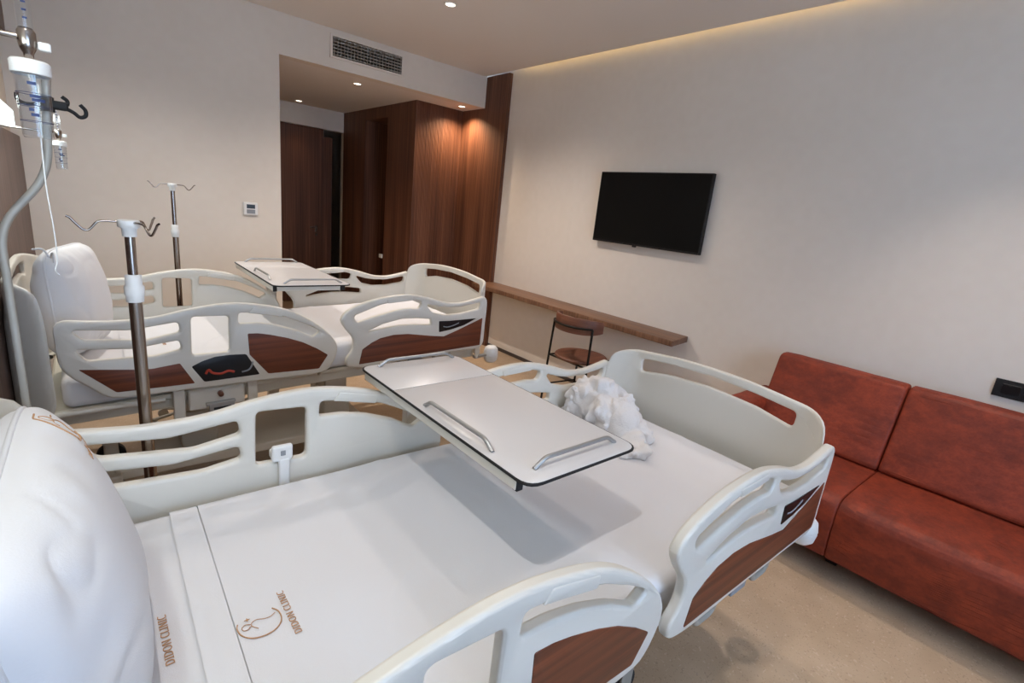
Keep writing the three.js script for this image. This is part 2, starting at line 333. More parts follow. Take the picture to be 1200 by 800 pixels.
const FOOT_HOLES = [
  corners([[1.30, 0.842], [1.285, 0.875], [1.43, 0.922], [1.52, 0.934], [1.63, 0.934], [1.678, 0.922], [1.665, 0.888], [1.60, 0.895], [1.52, 0.89], [1.40, 0.868]], 0.014),
  corners([[1.715, 0.905], [1.78, 0.885], [1.85, 0.872], [1.95, 0.868], [2.095, 0.888], [2.088, 0.852], [1.95, 0.834], [1.84, 0.836], [1.755, 0.858]], 0.014),
  corners([[1.362, 0.783], [1.45, 0.814], [1.56, 0.832], [1.655, 0.826], [1.745, 0.813], [1.748, 0.785], [1.65, 0.797], [1.55, 0.803], [1.47, 0.797]], 0.008)];
const FOOT_BLACK = corners([[1.805, 0.732], [1.80, 0.80], [1.87, 0.795], [2.07, 0.792], [1.98, 0.757], [1.89, 0.74]], 0.006);
const FOOT_WOOD = corners([[1.313, 0.608], [1.33, 0.69], [1.38, 0.72], [1.43, 0.74], [1.51, 0.75], [1.60, 0.745], [1.75, 0.716], [1.84, 0.702], [1.95, 0.735], [2.118, 0.79], [2.115, 0.613]], 0.006);

function board(topY, lowY, slotted) {      // moulded end board, in x = across, y = up; ends bent towards +z
  const o = [[-0.485, lowY + 0.05], [-0.488, 0.75], [-0.482, topY - 0.12], [-0.468, topY - 0.06], [-0.43, topY - 0.035], [-0.3, topY - 0.016], [-0.15, topY - 0.002], [0, topY + 0.002]];
  const out = [...o, ...o.slice(0, -1).reverse().map(([a, b]) => [-a, b]), [0.46, lowY], [0.3, lowY - 0.01], [-0.3, lowY - 0.01], [-0.46, lowY]];
  const d = topY - 1.027;
  const hole = corners([[-0.352, 0.968 + d], [-0.2, 0.984 + d], [0, 0.994 + d], [0.2, 0.984 + d], [0.352, 0.968 + d], [0.348, 0.906 + d], [0.2, 0.936 + d], [0, 0.948 + d], [-0.2, 0.936 + d], [-0.348, 0.906 + d]], 0.02);
  let g = slab(curved(out, 140), 0.024, 0.010, slotted ? [hole] : []);
  g = new TessellateModifier(0.035, 9).modify(clean(g));
  const p = g.attributes.position;
  for (let i = 0; i < p.count; i++) {
    const x = p.getX(i), y = p.getY(i), a = Math.max(0, Math.abs(x) - 0.355);
    p.setZ(i, p.getZ(i) + 5.5 * a * a + (Math.abs(x) > 0.36 ? 0 : 0) + 0.03 * smooth(0.93 + d, 0.80 + d, y) * smooth(0.40, 0.33, Math.abs(x)) * -0.35);
  }
  g.deleteAttribute('normal'); return toCreasedNormals(g, 0.7);
}
function makeBed(label, x0, z0, yaw, dy, pitch, withControls) {
  const bed = thing('hospital_bed', label, 'bed', [x0, 0, z0], yaw, 'hospital beds');
  const up = g => { const p = g.attributes.position; for (let i = 0; i < p.count; i++) p.setY(i, p.getY(i) + dy + pitch * (p.getX(i) - 1)); return g; };
  // rails
  for (const s of [1, -1]) {
    const face = RW + 0.0165;
    const put = (g, z) => { if (s < 0) { g.scale(1, 1, -1); const ix = clean(g); flip(ix); g = ix; } g.translate(0, 0, s * z); return up(metricXY(g)); };
    const hr = part(bed, 'head_rail', put(slab(curved(HEAD_OUT, 130), 0.032, 0.010, HEAD_HOLES.map((h, i) => grow(h, i === 2 ? 0.001 : 0.003))), RW), M.cream, 'cream moulded side rail at the head end');
    for (const o of [HEAD_WOOD_A, HEAD_WOOD_B]) part(hr, 'wood_inlay', put(slab(o, 0.003, 0.001), face), M.inlay, 'red-brown wood-look inlay');
    const pn = part(hr, 'control_panel', put(slab(HEAD_BLACK, 0.004, 0.0015), face), M.black, 'black control panel with a red and white mark');
    const fr = part(bed, 'foot_rail', put(slab(curved(FOOT_OUT, 130), 0.032, 0.010, FOOT_HOLES.map(h => grow(h, 0.003))), RW), M.cream, 'cream moulded side rail at the foot end');
    part(fr, 'wood_inlay', put(slab(FOOT_WOOD, 0.003, 0.001), face), M.inlay, 'red-brown wood-look inlay');
    part(fr, 'control_panel', put(slab(FOOT_BLACK, 0.004, 0.0015), face), M.black, 'small black control panel with a pale mark');
    part(fr, 'panel_mark', put(tube([[1.83, 0.765, 0], [1.86, 0.758, 0], [1.91, 0.766, 0], [1.94, 0.776, 0]], 0.0035, 20, 6).scale(1, 1, 0.4), face + 0.002), M.grey);
    part(hr, 'panel_mark', put(tube([[0.60, 0.676, 0], [0.612, 0.694, 0], [0.626, 0.678, 0], [0.66, 0.668, 0], [0.69, 0.676, 0], [0.715, 0.668, 0]], 0.006, 30, 6).scale(1, 1, 0.3), face + 0.002), M.red);
    part(hr, 'panel_mark', put(tube([[0.745, 0.662, 0], [0.775, 0.668, 0], [0.789, 0.69, 0], [0.792, 0.705, 0]], 0.0045, 20, 6).scale(1, 1, 0.3), face + 0.002), M.grey);
    // raised grip pads on the upper rims
    part(hr, 'grip', put(slab(corners([[0.80, 0.966], [0.93, 0.936], [0.925, 0.906], [0.82, 0.93], [0.78, 0.938]], 0.006), 0.036, 0.004), RW), M.cream);
    part(fr, 'grip', put(slab(corners([[1.46, 0.955], [1.62, 0.96], [1.62, 0.937], [1.47, 0.93]], 0.006), 0.036, 0.004), RW), M.cream);
    // folding arms that carry the rails
    for (const u of [1.52, 1.86]) part(bed, 'rail_arm', up(pipe([[u - 0.055, 0.615, s * 0.475], [u - 0.05, 0.495, s * 0.47], [u + 0.05, 0.495, s * 0.47], [u + 0.055, 0.615, s * 0.475]], 0.011, 0.03, 4, 10)), M.greymetal, 'bent metal rail arm');
    part(bed, 'rail_latch', up(rbox(1.64, 1.73, 0.52, 0.57, s > 0 ? 0.45 : -0.49, s > 0 ? 0.49 : -0.45, 0.006)), M.grey, 'grey rail latch');
    for (const u of [0.50, 0.80]) part(bed, 'rail_arm', up(join([rbox(u - 0.022, u + 0.022, 0.44, 0.62, s * (RW - 0.035) - 0.01, s * (RW - 0.035) + 0.01, 0.006), rbox(u - 0.018, u + 0.018, 0.44, 0.475, Math.min(s * 0.38, s * (RW - 0.03)), Math.max(s * 0.38, s * (RW - 0.03)), 0.006)])), u < 1 ? M.cream : M.greymetal, u < 1 ? 'cream rail bracket' : 'grey metal rail bracket');
  }
  // end boards
  const fb = part(bed, 'footboard', up(board(1.027, 0.50, true).rotateY(-Math.PI / 2).translate(2.206, 0, 0)), M.cream, 'cream moulded footboard with a long hand slot');
  part(bed, 'headboard', up(board(1.125, 0.55, true).rotateY(Math.PI / 2).translate(-0.005, 0, 0)), M.cream, 'cream moulded headboard with a long hand slot');
  for (const [u, v] of [[2.262, 0.455], [2.262, -0.455], [-0.0, 0.47], [-0.0, -0.47]].slice(0, 2)) {
    const b = part(bed, 'bumper_wheel', up(lathe([[0.0001, -0.058], [0.028, -0.055], [0.044, -0.038], [0.05, -0.006], [0.0475, -0.002], [0.0475, 0.002], [0.05, 0.006], [0.044, 0.038], [0.028, 0.055], [0.0001, 0.058]], 28).translate(u, 0.515, v)), M.white, 'white rounded bumper roller');
    part(b, 'bracket', up(rbox(2.12, u, 0.505, 0.525, v - 0.014, v + 0.014, 0.004)), M.greymetal);
  }
  // frame and mattress deck
  part(bed, 'upper_frame', up(join([rbox(0.06, 2.14, 0.505, 0.555, 0.385, 0.425, 0.008), rbox(0.06, 2.14, 0.505, 0.555, -0.425, -0.385, 0.008), ...[0.08, 0.75, 1.35, 2.1].map(u => rbox(u - 0.02, u + 0.02, 0.507, 0.553, -0.4, 0.4, 0.008))])), M.creamdark, 'pale metal frame under the mattress');
  for (const [a, b] of [[0.07, 0.78], [0.79, 1.12], [1.13, 1.42], [1.43, 2.13]]) part(bed, 'mattress_deck', up(rbox(a, b, 0.556, 0.578, -0.445, 0.445, 0.006)), M.creamdark, 'pale plastic deck section');
  part(bed, 'edge_bar', up(join([-1, 1].map(s => pipe([[0.05, 0.565, s * 0.4], [0.05, 0.565, s * 0.455], [0.45, 0.565, s * 0.455]], 0.012, 0.03, 3, 8)))), M.cream);
  // lift columns, base frame, castors
  for (const u of [0.62, 1.35]) part(bed, 'lift_column', [rbox(u - 0.085, u + 0.085, 0.20, 0.40, -0.12, 0.12, 0.015), rbox(u - 0.07, u + 0.07, 0.38, 0.506 + dy + pitch * (u - 1) + 0.01, -0.10, 0.10, 0.012)], M.creamdark, 'pale telescopic lift column');
  part(bed, 'base_frame', [rbox(0.25, 1.5, 0.16, 0.21, 0.2, 0.25, 0.01), rbox(0.25, 1.5, 0.16, 0.21, -0.25, -0.2, 0.01), rbox(0.22, 0.28, 0.165, 0.205, -0.29, 0.29, 0.01), rbox(1.47, 1.53, 0.165, 0.205, -0.29, 0.29, 0.01), rbox(0.4, 1.4, 0.17, 0.205, -0.2, 0.2, 0.012)], M.creamdark, 'pale wheeled base frame');
  for (const u of [0.25, 1.5]) for (const v of [0.26, -0.26]) {
    const c = part(bed, 'castor', [cyl(0, -0.018, 0.018, 0, 0.065, 0.065, 28).rotateX(Math.PI / 2).translate(u, 0.065, v)], M.rubber, 'dark rubber castor wheel');
    part(c, 'castor_fork', [rbox(u - 0.03, u + 0.03, 0.06, 0.165, v - 0.03, v - 0.021, 0.003), rbox(u - 0.03, u + 0.03, 0.06, 0.165, v + 0.021, v + 0.03, 0.003), rbox(u - 0.035, u + 0.035, 0.135, 0.168, v - 0.03, v + 0.03, 0.008)], M.greymetal, 'grey castor fork');
  }
  if (withControls) {
    const c = part(bed, 'control_box', up(rbox(0.535, 0.765, 0.49, 0.585, 0.435, 0.475, 0.01)), M.cream, 'cream box hung under the side rail');
    part(c, 'bracket', up(join([rbox(0.60, 0.72, 0.513, 0.523, 0.474, 0.50, 0.003), rbox(0.61, 0.715, 0.475, 0.516, 0.492, 0.5, 0.003)])), M.alu, 'bent metal bracket with a dark slot');
    part(c, 'slot', up(rbox(0.628, 0.70, 0.489, 0.501, 0.4985, 0.5015, 0.002)), M.black);
    part(c, 'knob', up(lathe([[0.0001, 0.03], [0.011, 0.028], [0.012, 0], [0.0001, 0]], 16).rotateX(Math.PI / 2).translate(0.66, 0.56, 0.474)), M.chairwood, 'brown knob');
  }
  shade(bed); return { bed, up };
}
function flip(g) { const p = g.attributes; for (const k of Object.keys(p)) { const a = p[k], n = a.itemSize; for (let i = 0; i < a.count; i += 3) for (let j = 0; j < n; j++) { const t = a.array[(i + 1) * n + j]; a.array[(i + 1) * n + j] = a.array[(i + 2) * n + j]; a.array[(i + 2) * n + j] = t; } } }
function metricXY(g) { g = clean(g); const p = g.attributes.position, uv = g.attributes.uv; for (let i = 0; i < p.count; i++) uv.setXY(i, p.getX(i), p.getY(i)); return g; }

const NEAR = { x: -0.225, z: -0.9987, yaw: -0.0197, dy: 0, pitch: 0 }, FAR = { x: -0.2288, z: -2.9731, yaw: -0.0034, dy: 0.0758, pitch: 0.0372 };
const nearBed = makeBed('cream hospital bed with a crumpled bathrobe on it, nearest the sofa', NEAR.x, NEAR.z, NEAR.yaw, NEAR.dy, NEAR.pitch, false);
const farBed = makeBed('cream hospital bed next to the thermostat wall, control box under its rail', FAR.x, FAR.z, FAR.yaw, FAR.dy, FAR.pitch, true);

const MT = 0.713;      // top of the mattress in the bed's own measure
function makeBedding(B, tagText, words) {
  const up = B === NEAR ? nearBed.up : farBed.up;
  const m = thing('mattress', `white covered mattress lying on ${tagText}`, 'mattress', [B.x, 0, B.z], B.yaw, 'mattresses');
  { // soft block with rounded edges and a gentle waviness
    let g = new RoundedBoxGeometry(2.0, MT - 0.58, 0.90, 4, 0.035); g = new TessellateModifier(0.07, 5).modify(clean(g)); g.translate(0.115 + 1.0, (MT + 0.58) / 2, 0);
    const p = g.attributes.position; for (let i = 0; i < p.count; i++) { const x = p.getX(i), z = p.getZ(i); if (p.getY(i) > 0.66) p.setY(i, p.getY(i) + 0.0025 * noise(x * 4, z * 4, 3)); }
    g.deleteAttribute('normal'); g = toCreasedNormals(g, 1.2); part(m, 'mattress_cover', up(metric(g)), M.linen);
  }
  const s = thing('bed_sheet', `white top sheet folded back below the pillow on ${tagText}`, 'sheet', [B.x, 0, B.z], B.yaw, 'top sheets');
  const prof = (v, w = 0.452) => { const a = Math.abs(v), f = 0.415, r = 0.037; if (a <= f) return [v, 0]; const q = (a - f) / r; if (q < Math.PI / 2) return [Math.sign(v) * (f + r * Math.sin(q)), -r * (1 - Math.cos(q))]; return [Math.sign(v) * w, -r - (a - f - r * Math.PI / 2)]; };
  const cloth = (u0, u1, nu, nv, lift, side, sd) => {
    const pos = [], uv = [], ix = [], tot = 0.415 + 0.058 + side;
    for (let i = 0; i <= nu; i++) for (let j = 0; j <= nv; j++) {
      const u = u0 + (u1 - u0) * i / nu, t = -tot + 2 * tot * j / nv, [v, h] = prof(t);
      let w = 0.004 * noise(u * 3.1, v * 3.3, sd) + 0.0022 * noise(u * 7 + 2 * noise(u * 2, v * 2, sd), v * 5, sd + 4);
      w += 0.004 * Math.pow(Math.max(0, 1 - 6 * Math.abs(noise(u * 2.0 + v * 1.3, v * 2.2 - u * 0.7, sd + 9))), 2) * smooth(0.5, 0.9, Math.abs(noise(u * 1.4, v * 1.2, sd + 2)) + 0.45);
      const out = 1 + 0.004 / 0.45;
      pos.push(u, MT + lift + h + Math.max(-0.001, w), v * (h < 0 ? out : 1)); uv.push(u, t);
    }
    const n = nv + 1; for (let i = 0; i < nu; i++) for (let j = 0; j < nv; j++) { const a = i * n + j; ix.push(a, a + 1, a + n, a + 1, a + n + 1, a + n); }
    const g = new THREE.BufferGeometry(); g.setAttribute('position', new THREE.Float32BufferAttribute(pos, 3)); g.setAttribute('uv', new THREE.Float32BufferAttribute(uv, 2)); g.setIndex(ix); up(g); g.computeVertexNormals(); return g;
  };
  part(s, 'sheet_cloth', cloth(0.3937, 2.122, 150, 90, 0.0065, 0.05, 2.3), M.linen);
  part(s, 'folded_band', cloth(0.330, 0.3917, 6, 90, 0.0055, 0.05, 2.3), M.linen, 'folded back hem band');
  return { m, s };
}
const nearBedding = makeBedding(NEAR, 'the bed with the crumpled bathrobe');
const farBedding = makeBedding(FAR, 'the bed next to the thermostat wall');

// ------------------------------------------------------------------ pillows
function pillowSurface(W, H, D, sd) {
  return (a, b, side) => {      // a across, b up, both -1..1
    const e = t => Math.pow(Math.max(0, 1 - Math.pow(Math.abs(t), 2.6)), 0.48);
    let d = D / 2 * e(a) * e(b) * (1 - 0.16 * b) + 0.004;
    const z = a * W / 2 * (1 - 0.03 * (1 - b * b) * Math.pow(Math.abs(a), 3)) * (1 - 0.11 * Math.pow(a * b, 4)), y = b * H / 2 * (1 - 0.03 * (1 - a * a) * Math.pow(Math.abs(b), 3)) * (1 - 0.16 * Math.pow(a * b, 4));
    const edge = Math.max(Math.abs(a), Math.abs(b));
    d += (0.008 * noise(z * 5 + sd, y * 5, side * 3 + sd) + 0.008 * smooth(0.45, 0.9, edge) * noise(z * 13 + y * 8, y * 13 - z * 9, sd + side * 5) - 0.005 * smooth(0.2, 0.8, edge) * Math.pow(Math.max(0, 1 - 5 * Math.abs(noise(z * 6 + y * 5, y * 5 - z * 6, sd + 3))), 2)) * Math.min(1, e(a) * e(b) * 2);
    return V3(side * d, y, z);
  };
}
function pillowGeometry(S, n = 72) {
  const gs = [];
  for (const side of [1, -1]) {
    const pos = [], uv = [], ix = [];
    for (let i = 0; i <= n; i++) for (let j = 0; j <= n; j++) {
      const q = t => Math.sin((t / n * 2 - 1) * Math.PI / 2), a = q(i), b = q(j), p = S(a, b, side); pos.push(p.x, p.y, p.z); uv.push(p.z, p.y);
    }
    for (let i = 0; i < n; i++) for (let j = 0; j < n; j++) { const k = i * (n + 1) + j; side > 0 ? ix.push(k, k + 1, k + n + 1, k + 1, k + n + 2, k + n + 1) : ix.push(k, k + n + 1, k + 1, k + 1, k + n + 1, k + n + 2); }
    const g = new THREE.BufferGeometry(); g.setAttribute('position', new THREE.Float32BufferAttribute(pos, 3)); g.setAttribute('uv', new THREE.Float32BufferAttribute(uv, 2)); g.setIndex(ix); g.computeVertexNormals(); gs.push(g);
  }
  return join(gs);
}
// emblem drawn in its own plane: x along the lettering, y up, metres
const font = await new FontLoader().loadAsync('fonts/droid/droid_sans_regular.typeface.json');
function lettering(text, size, length) {
  const g = new TextGeometry(text, { font, size, depth: 0.001, curveSegments: 4, bevelEnabled: false }); g.computeBoundingBox();
  const b = g.boundingBox; g.translate(-b.min.x, 0, 0); g.scale(length / (b.max.x - b.min.x), 1, 1); return g;
}
// strokes read off the sheet, as (u, w) about the emblem's middle; w runs towards the window side
const ARC = [[0.1715, -0.9332], [0.1687, -0.9239], [0.1712, -0.9048], [0.181, -0.8896], [0.195, -0.8811], [0.2134, -0.8786], [0.2315, -0.884], [0.2436, -0.8963], [0.248, -0.9097], [0.2467, -0.9282], [0.2388, -0.9422]];
const PROFILE = [[0.2406, -0.9274], [0.2303, -0.9214], [0.219, -0.9219], [0.205, -0.9276], [0.1969, -0.9252], [0.1932, -0.9186], [0.1958, -0.9124], [0.2031, -0.903]];
const CURL = [[0.1936, -0.9206], [0.1837, -0.925], [0.1768, -0.9207], [0.1781, -0.9119], [0.1858, -0.9102], [0.1911, -0.9156], [0.1951, -0.9151]];
const SPARK = [0.1895, -0.9361];
const strokes = [[ARC, 0.0013], [PROFILE, 0.0008], [CURL, 0.0008]];
const spark = r => { const s = []; for (let i = 0; i < 8; i++) { const a = i * Math.PI / 4, k = i % 2 ? r * 0.35 : r; s.push(V2(k * Math.cos(a), k * Math.sin(a))); } return s; };
for (const [bedding, up] of [[nearBedding, nearBed.up], [farBedding, farBed.up]]) { // on the top sheet and on the mattress cover of each bed
  const y = MT + 0.009, g = strokes.map(([p, r]) => { const t = tube(p.map(([x, z]) => [x, 0, z]), r, 60, 6); t.scale(1, 0.9, 1); t.translate(0, y, 0); return t; });
  const sp = new THREE.ExtrudeGeometry(new THREE.Shape(spark(0.0055)), { depth: 0.0012, bevelEnabled: false }); sp.rotateX(-Math.PI / 2); sp.translate(SPARK[0], y, SPARK[1]); g.push(sp);
  const toBed = q => { q.translate(-NEAR.x, 0, -NEAR.z); q.rotateY(-NEAR.yaw); return up(q); };
  const turn = new THREE.Matrix4().makeBasis(V3(0, 0, -1), V3(-1, 0, 0), V3(0, 1, 0));
  part(bedding.s, 'embroidered_emblem', toBed(join(g)), M.thread, 'tan embroidered emblem of a figure in an oval sweep');
  part(bedding.s, 'embroidered_text', toBed(lettering('DIDON CLINIC', 0.0135, 0.131).applyMatrix4(turn).translate(0.271, y - 0.0002, -0.850)), M.thread, 'tan embroidered lettering');
  part(bedding.m, 'embroidered_text', toBed(lettering('DIDON CLINIC', 0.0145, 0.135).applyMatrix4(turn).translate(0.064, MT + 0.0015, -0.912)), M.thread, 'tan embroidered lettering');
}
function makePillow(label, W, H, D, sd, pos, lean, yaw, emblem) {
  const S = pillowSurface(W, H, D, sd), t = thing('pillow', label, 'pillow', pos, yaw, 'pillows');
  const place = new THREE.Matrix4().makeRotationZ(lean).multiply(new THREE.Matrix4().makeTranslation(0, H / 2, 0));
  part(t, 'pillowcase', pillowGeometry(S).applyMatrix4(place), M.linen);
  // stitched seam round the edge
  const rim = []; for (let i = 0; i < 120; i++) { const k = i / 30, q = k % 1 * 2 - 1, [a, b] = k < 1 ? [q, -1] : k < 2 ? [1, q] : k < 3 ? [-q, 1] : [-1, -q]; const p = S(a, b, 1); rim.push(V3(0, p.y, p.z)); }
  part(t, 'seam', tube(rim, 0.005, 240, 6, true).applyMatrix4(place), M.linen, 'stitched edge');
  const onFace = (a, b) => S(Math.max(-0.98, Math.min(0.98, a)), Math.max(-0.98, Math.min(0.98, b)), 1);
  if (emblem) {
    const [ca, cb, k, rot] = emblem, c = Math.cos(rot), s = Math.sin(rot);
    const map = (u, w) => { const du = (u - 0.209) * k, dw = (w + 0.911) * k, x = du * c - dw * s, y = du * s + dw * c; const p = onFace(ca + y / (W / 2), cb - x / (H / 2)); p.x += 0.0006; return p; };
    const g = strokes.map(([p, r]) => tube(new THREE.CatmullRomCurve3(p.map(([x, z]) => V3(x, 0, z))).getPoints(40).map(q => map(q.x, q.z)), r * 1.2, 80, 6));
    const q = map(...SPARK), sp = new THREE.SphereGeometry(0.004, 10, 8); sp.scale(0.3, 1, 1); sp.translate(q.x, q.y, q.z); g.push(sp);
    part(t, 'embroidered_emblem', join(g).applyMatrix4(place), M.thread, 'tan embroidered emblem of a figure in an oval sweep');
    const tx = lettering('DIDON CLINIC', 0.0135, 0.131), p = tx.attributes.position;
    for (let i = 0; i < p.count; i++) { const r = map(0.271 - p.getY(i), -0.850 - p.getX(i)); p.setXYZ(i, r.x + p.getZ(i) * 0.6, r.y, r.z); }
    tx.computeVertexNormals(); part(t, 'embroidered_text', tx.applyMatrix4(place), M.thread, 'tan embroidered lettering');
  }
  return { t, S, place };
}
const nearPillow = makePillow('large white pillow with a tan emblem, propped up on the bathrobe bed', 0.66, 0.43, 0.22, 1.7, [-0.055, 0.716, -0.985], 0.16, -0.02, [-0.55, 0.82, 0.95, 0.0]);
const farPillow = makePillow('white pillow with tie strings propped upright on the bed next to the thermostat wall', 0.48, 0.47, 0.20, 8.2, [-0.035, 0.766, -2.93], 0.06, -0.3, null);
{
  const p = farPillow.S(0.9, 0.97, 1); const q = p.clone().applyMatrix4(farPillow.place);
  part(farPillow.t, 'tie_string', [tube([[q.x, q.y - 0.005, q.z], [q.x - 0.02, q.y + 0.03, q.z + 0.005], [q.x - 0.05, q.y + 0.028, q.z + 0.012]], 0.004, 16, 6), tube([[q.x, q.y - 0.005, q.z], [q.x + 0.015, q.y + 0.02, q.z + 0.015], [q.x + 0.02, q.y - 0.02, q.z + 0.03]], 0.004, 16, 6)], M.linen, 'white tie string');
}

// ------------------------------------------------------------------ bathrobe heap
{
  const caps = [ // a, b, ra, rb
    [[1.63, 0.775, -1.37], [1.71, 0.79, -1.31], 0.055, 0.065], [[1.66, 0.80, -1.32], [1.64, 0.785, -1.16], 0.075, 0.065], [[1.64, 0.78, -1.20], [1.60, 0.745, -1.03], 0.075, 0.04],
    [[1.72, 0.785, -1.24], [1.68, 0.745, -1.04], 0.06, 0.035], [[1.66, 0.865, -1.35], [1.70, 0.87, -1.27], 0.032, 0.03], [[1.70, 0.872, -1.27], [1.775, 0.815, -1.20], 0.024, 0.022], [[1.64, 0.85, -1.30], [1.58, 0.80, -1.20], 0.026, 0.022], [[1.60, 0.86, -1.33], [1.68, 0.885, -1.30], 0.02, 0.022],
    [[1.55, 0.733, -1.06], [1.49, 0.733, -1.00], 0.018, 0.015], [[1.49, 0.733, -1.00], [1.54, 0.733, -0.96], 0.015, 0.015], [[1.54, 0.733, -0.96], [1.60, 0.735, -1.0], 0.015, 0.02], [[1.63, 0.79, -1.40], [1.61, 0.80, -1.35], 0.04, 0.045]];
  const lo = V3(1.40, 0.66, -1.52), size = 0.62, R = 104;
  const mc = new MarchingCubes(R, new THREE.MeshBasicMaterial(), false, false, 400000);
  mc.isolation = 0;
  for (let k = 0; k < R; k++) for (let j = 0; j < R; j++) for (let i = 0; i < R; i++) {
    const x = lo.x + size * i / R, y = lo.y + size * j / R, z = lo.z + size * k / R; let s = 0;
    for (const [a, b, ra, rb] of caps) {
      const bx = b[0] - a[0], by = b[1] - a[1], bz = b[2] - a[2], h = Math.max(0, Math.min(1, ((x - a[0]) * bx + (y - a[1]) * by + (z - a[2]) * bz) / (bx * bx + by * by + bz * bz)));
      const d = Math.hypot(x - a[0] - h * bx, y - a[1] - h * by, z - a[2] - h * bz) - (ra + (rb - ra) * h); s += Math.exp(-d / 0.014);
    }
    let d = -0.014 * Math.log(s + 1e-30);
    if (Math.abs(d) < 0.08) {
      const wx = x + 0.03 * noise(x * 9, y * 9, z * 9 + 4), wy = y + 0.03 * noise(x * 8 + 3, y * 8, z * 8), wz = z + 0.03 * noise(x * 9 + 7, y * 9, z * 9);
      const ang = Math.atan2(wz + 1.25, wx - 1.66), fold = Math.sin(ang * 7 + 5 * noise(wx * 4, wy * 4, wz * 4));
      d -= 0.007 * fold * smooth(0.03, 0.09, Math.hypot(wx - 1.66, wz + 1.25)) + 0.055 * Math.abs(noise(wx * 10, wy * 8, wz * 10)) + 0.022 * Math.abs(noise(wx * 24 + 5, wy * 18, wz * 24)) - 0.014;
    }
    d = Math.max(d, 0.7215 - y);
    mc.field[i + j * R + k * R * R] = -d;
  }
  mc.update();
  const n = mc.count, g = new THREE.BufferGeometry();
  g.setAttribute('position', new THREE.BufferAttribute(mc.positionArray.slice(0, n * 3), 3)); g.setAttribute('normal', new THREE.BufferAttribute(mc.normalArray.slice(0, n * 3), 3));
  const p = g.attributes.position; for (let i = 0; i < p.count; i++) p.setXYZ(i, lo.x + 0.02 + size * (p.getX(i) + 1) / 2, lo.y + size * (p.getY(i) + 1) / 2, lo.z + size * (p.getZ(i) + 1) / 2);
  g.deleteAttribute('normal'); let h = mergeVertices(clean(g), 1e-4); h.deleteAttribute('normal'); h.deleteAttribute('uv'); h = mergeVertices(h, 1e-4); h.computeVertexNormals();
  single('bathrobe', metric(h), M.terry, 'crumpled white towelling bathrobe heaped at the foot of the bed', 'bathrobe');
}

// ------------------------------------------------------------------ overbed tables
function makeTable(label, x0, x1, z0, z1, y, columnZ) {
  const cx = (x0 + x1) / 2, cz = (z0 + z1) / 2, W = x1 - x0, L = z1 - z0;
  const t = thing('overbed_table', label, 'table', [cx, 0, cz], 0, 'overbed tables');
  const hx = W / 2, hz = L / 2, zs = -hz + 0.255;
  const plate = (pts, d, b, yy) => { const g = slab(pts, d, b); g.rotateX(Math.PI / 2); g.translate(0, yy, 0); return metric(g); };
  const R = 0.045, edge = 0.004;
  part(t, 'edge_band', plate(corners([[-hx, -hz], [hx, -hz], [hx, hz], [-hx, hz]], R), 0.0065, 0.0015, y - 0.0042), M.blackmatte, 'black table edge');
  part(t, 'fixed_top', plate(corners([[-hx + edge, -hz + edge, R], [hx - edge, -hz + edge, R], [hx - edge, zs - 0.0012], [-hx + edge, zs - 0.0012]], 0.003), 0.006, 0.001, y - 0.003), M.laminate, 'small fixed white table leaf');
  part(t, 'tilting_top', plate(corners([[-hx + edge, zs + 0.0012], [hx - edge, zs + 0.0012], [hx - edge, hz - edge, R], [-hx + edge, hz - edge, R]], 0.003), 0.006, 0.001, y - 0.003), M.laminate, 'large tilting white table leaf');
  part(t, 'under_tray', [rbox(-hx + 0.008, hx - 0.02, y - 0.040, y - 0.012, -hz + 0.03, hz - 0.05, 0.006)], M.cream, 'pale tray under the table leaf');
  for (const a of [-1, 1]) for (const b of [-1, 1]) part(t, 'corner_spacer', rbox(a > 0 ? hx - 0.05 : -hx + 0.010, a > 0 ? hx - 0.022 : -hx + 0.03, y - 0.041, y - 0.0075, b > 0 ? hz - 0.066 : -hz + 0.028, b > 0 ? hz - 0.048 : -hz + 0.05, 0.003), M.blackmatte, 'black corner block');
  // raised rails
  const bar = (a, b) => { const A = V3(...a), B = V3(...b), d = B.clone().sub(A).normalize().multiplyScalar(0.035), h = V3(0, 0.022, 0); return pipe([A, A.clone().add(d).add(h), B.clone().sub(d).add(h), B], 0.0058, 0.012, 3, 8); };
  part(t, 'table_rail', bar([-hx + 0.03, y, hz - 0.50], [-hx + 0.03, y, hz - 0.17]), M.alu, 'brushed metal rail');
  part(t, 'table_rail', bar([-hx + 0.065, y, hz - 0.055], [hx - 0.04, y, hz - 0.055]), M.alu, 'brushed metal rail');
  part(t, 'table_rail', bar([-hx + 0.06, y, -hz + 0.03], [hx - 0.03, y, -hz + 0.03]), M.alu, 'brushed metal rail');
  const zc = -hz + columnZ;
  part(t, 'column', [rbox(-0.03, 0.03, 0.5, y - 0.035, zc - 0.02, zc + 0.02, 0.006), rbox(-0.036, 0.036, 0.06, 0.62, zc - 0.025, zc + 0.025, 0.006)], M.cream, 'pale telescopic column');
  const b = part(t, 'base', [rbox(-0.24, 0.24, 0.055, 0.085, zc - 0.025, zc + 0.025, 0.008), rbox(-0.24, -0.2, 0.055, 0.085, zc - 0.02, zc + 0.16, 0.008), rbox(0.2, 0.24, 0.055, 0.085, zc - 0.02, zc + 0.16, 0.008)], M.cream, 'pale wheeled foot');
  for (const [x, z] of [[-0.22, zc + 0.14], [0.22, zc + 0.14], [-0.22, zc], [0.22, zc]]) part(b, 'castor', cyl(0, -0.012, 0.012, 0, 0.028, 0.028, 20).rotateX(Math.PI / 2).translate(x, 0.028, z), M.rubber);
}
makeTable('white overbed table with metal rails over the bed with the bathrobe', 0.700, 1.104, -1.588, -0.688, 1.0, 0.03);
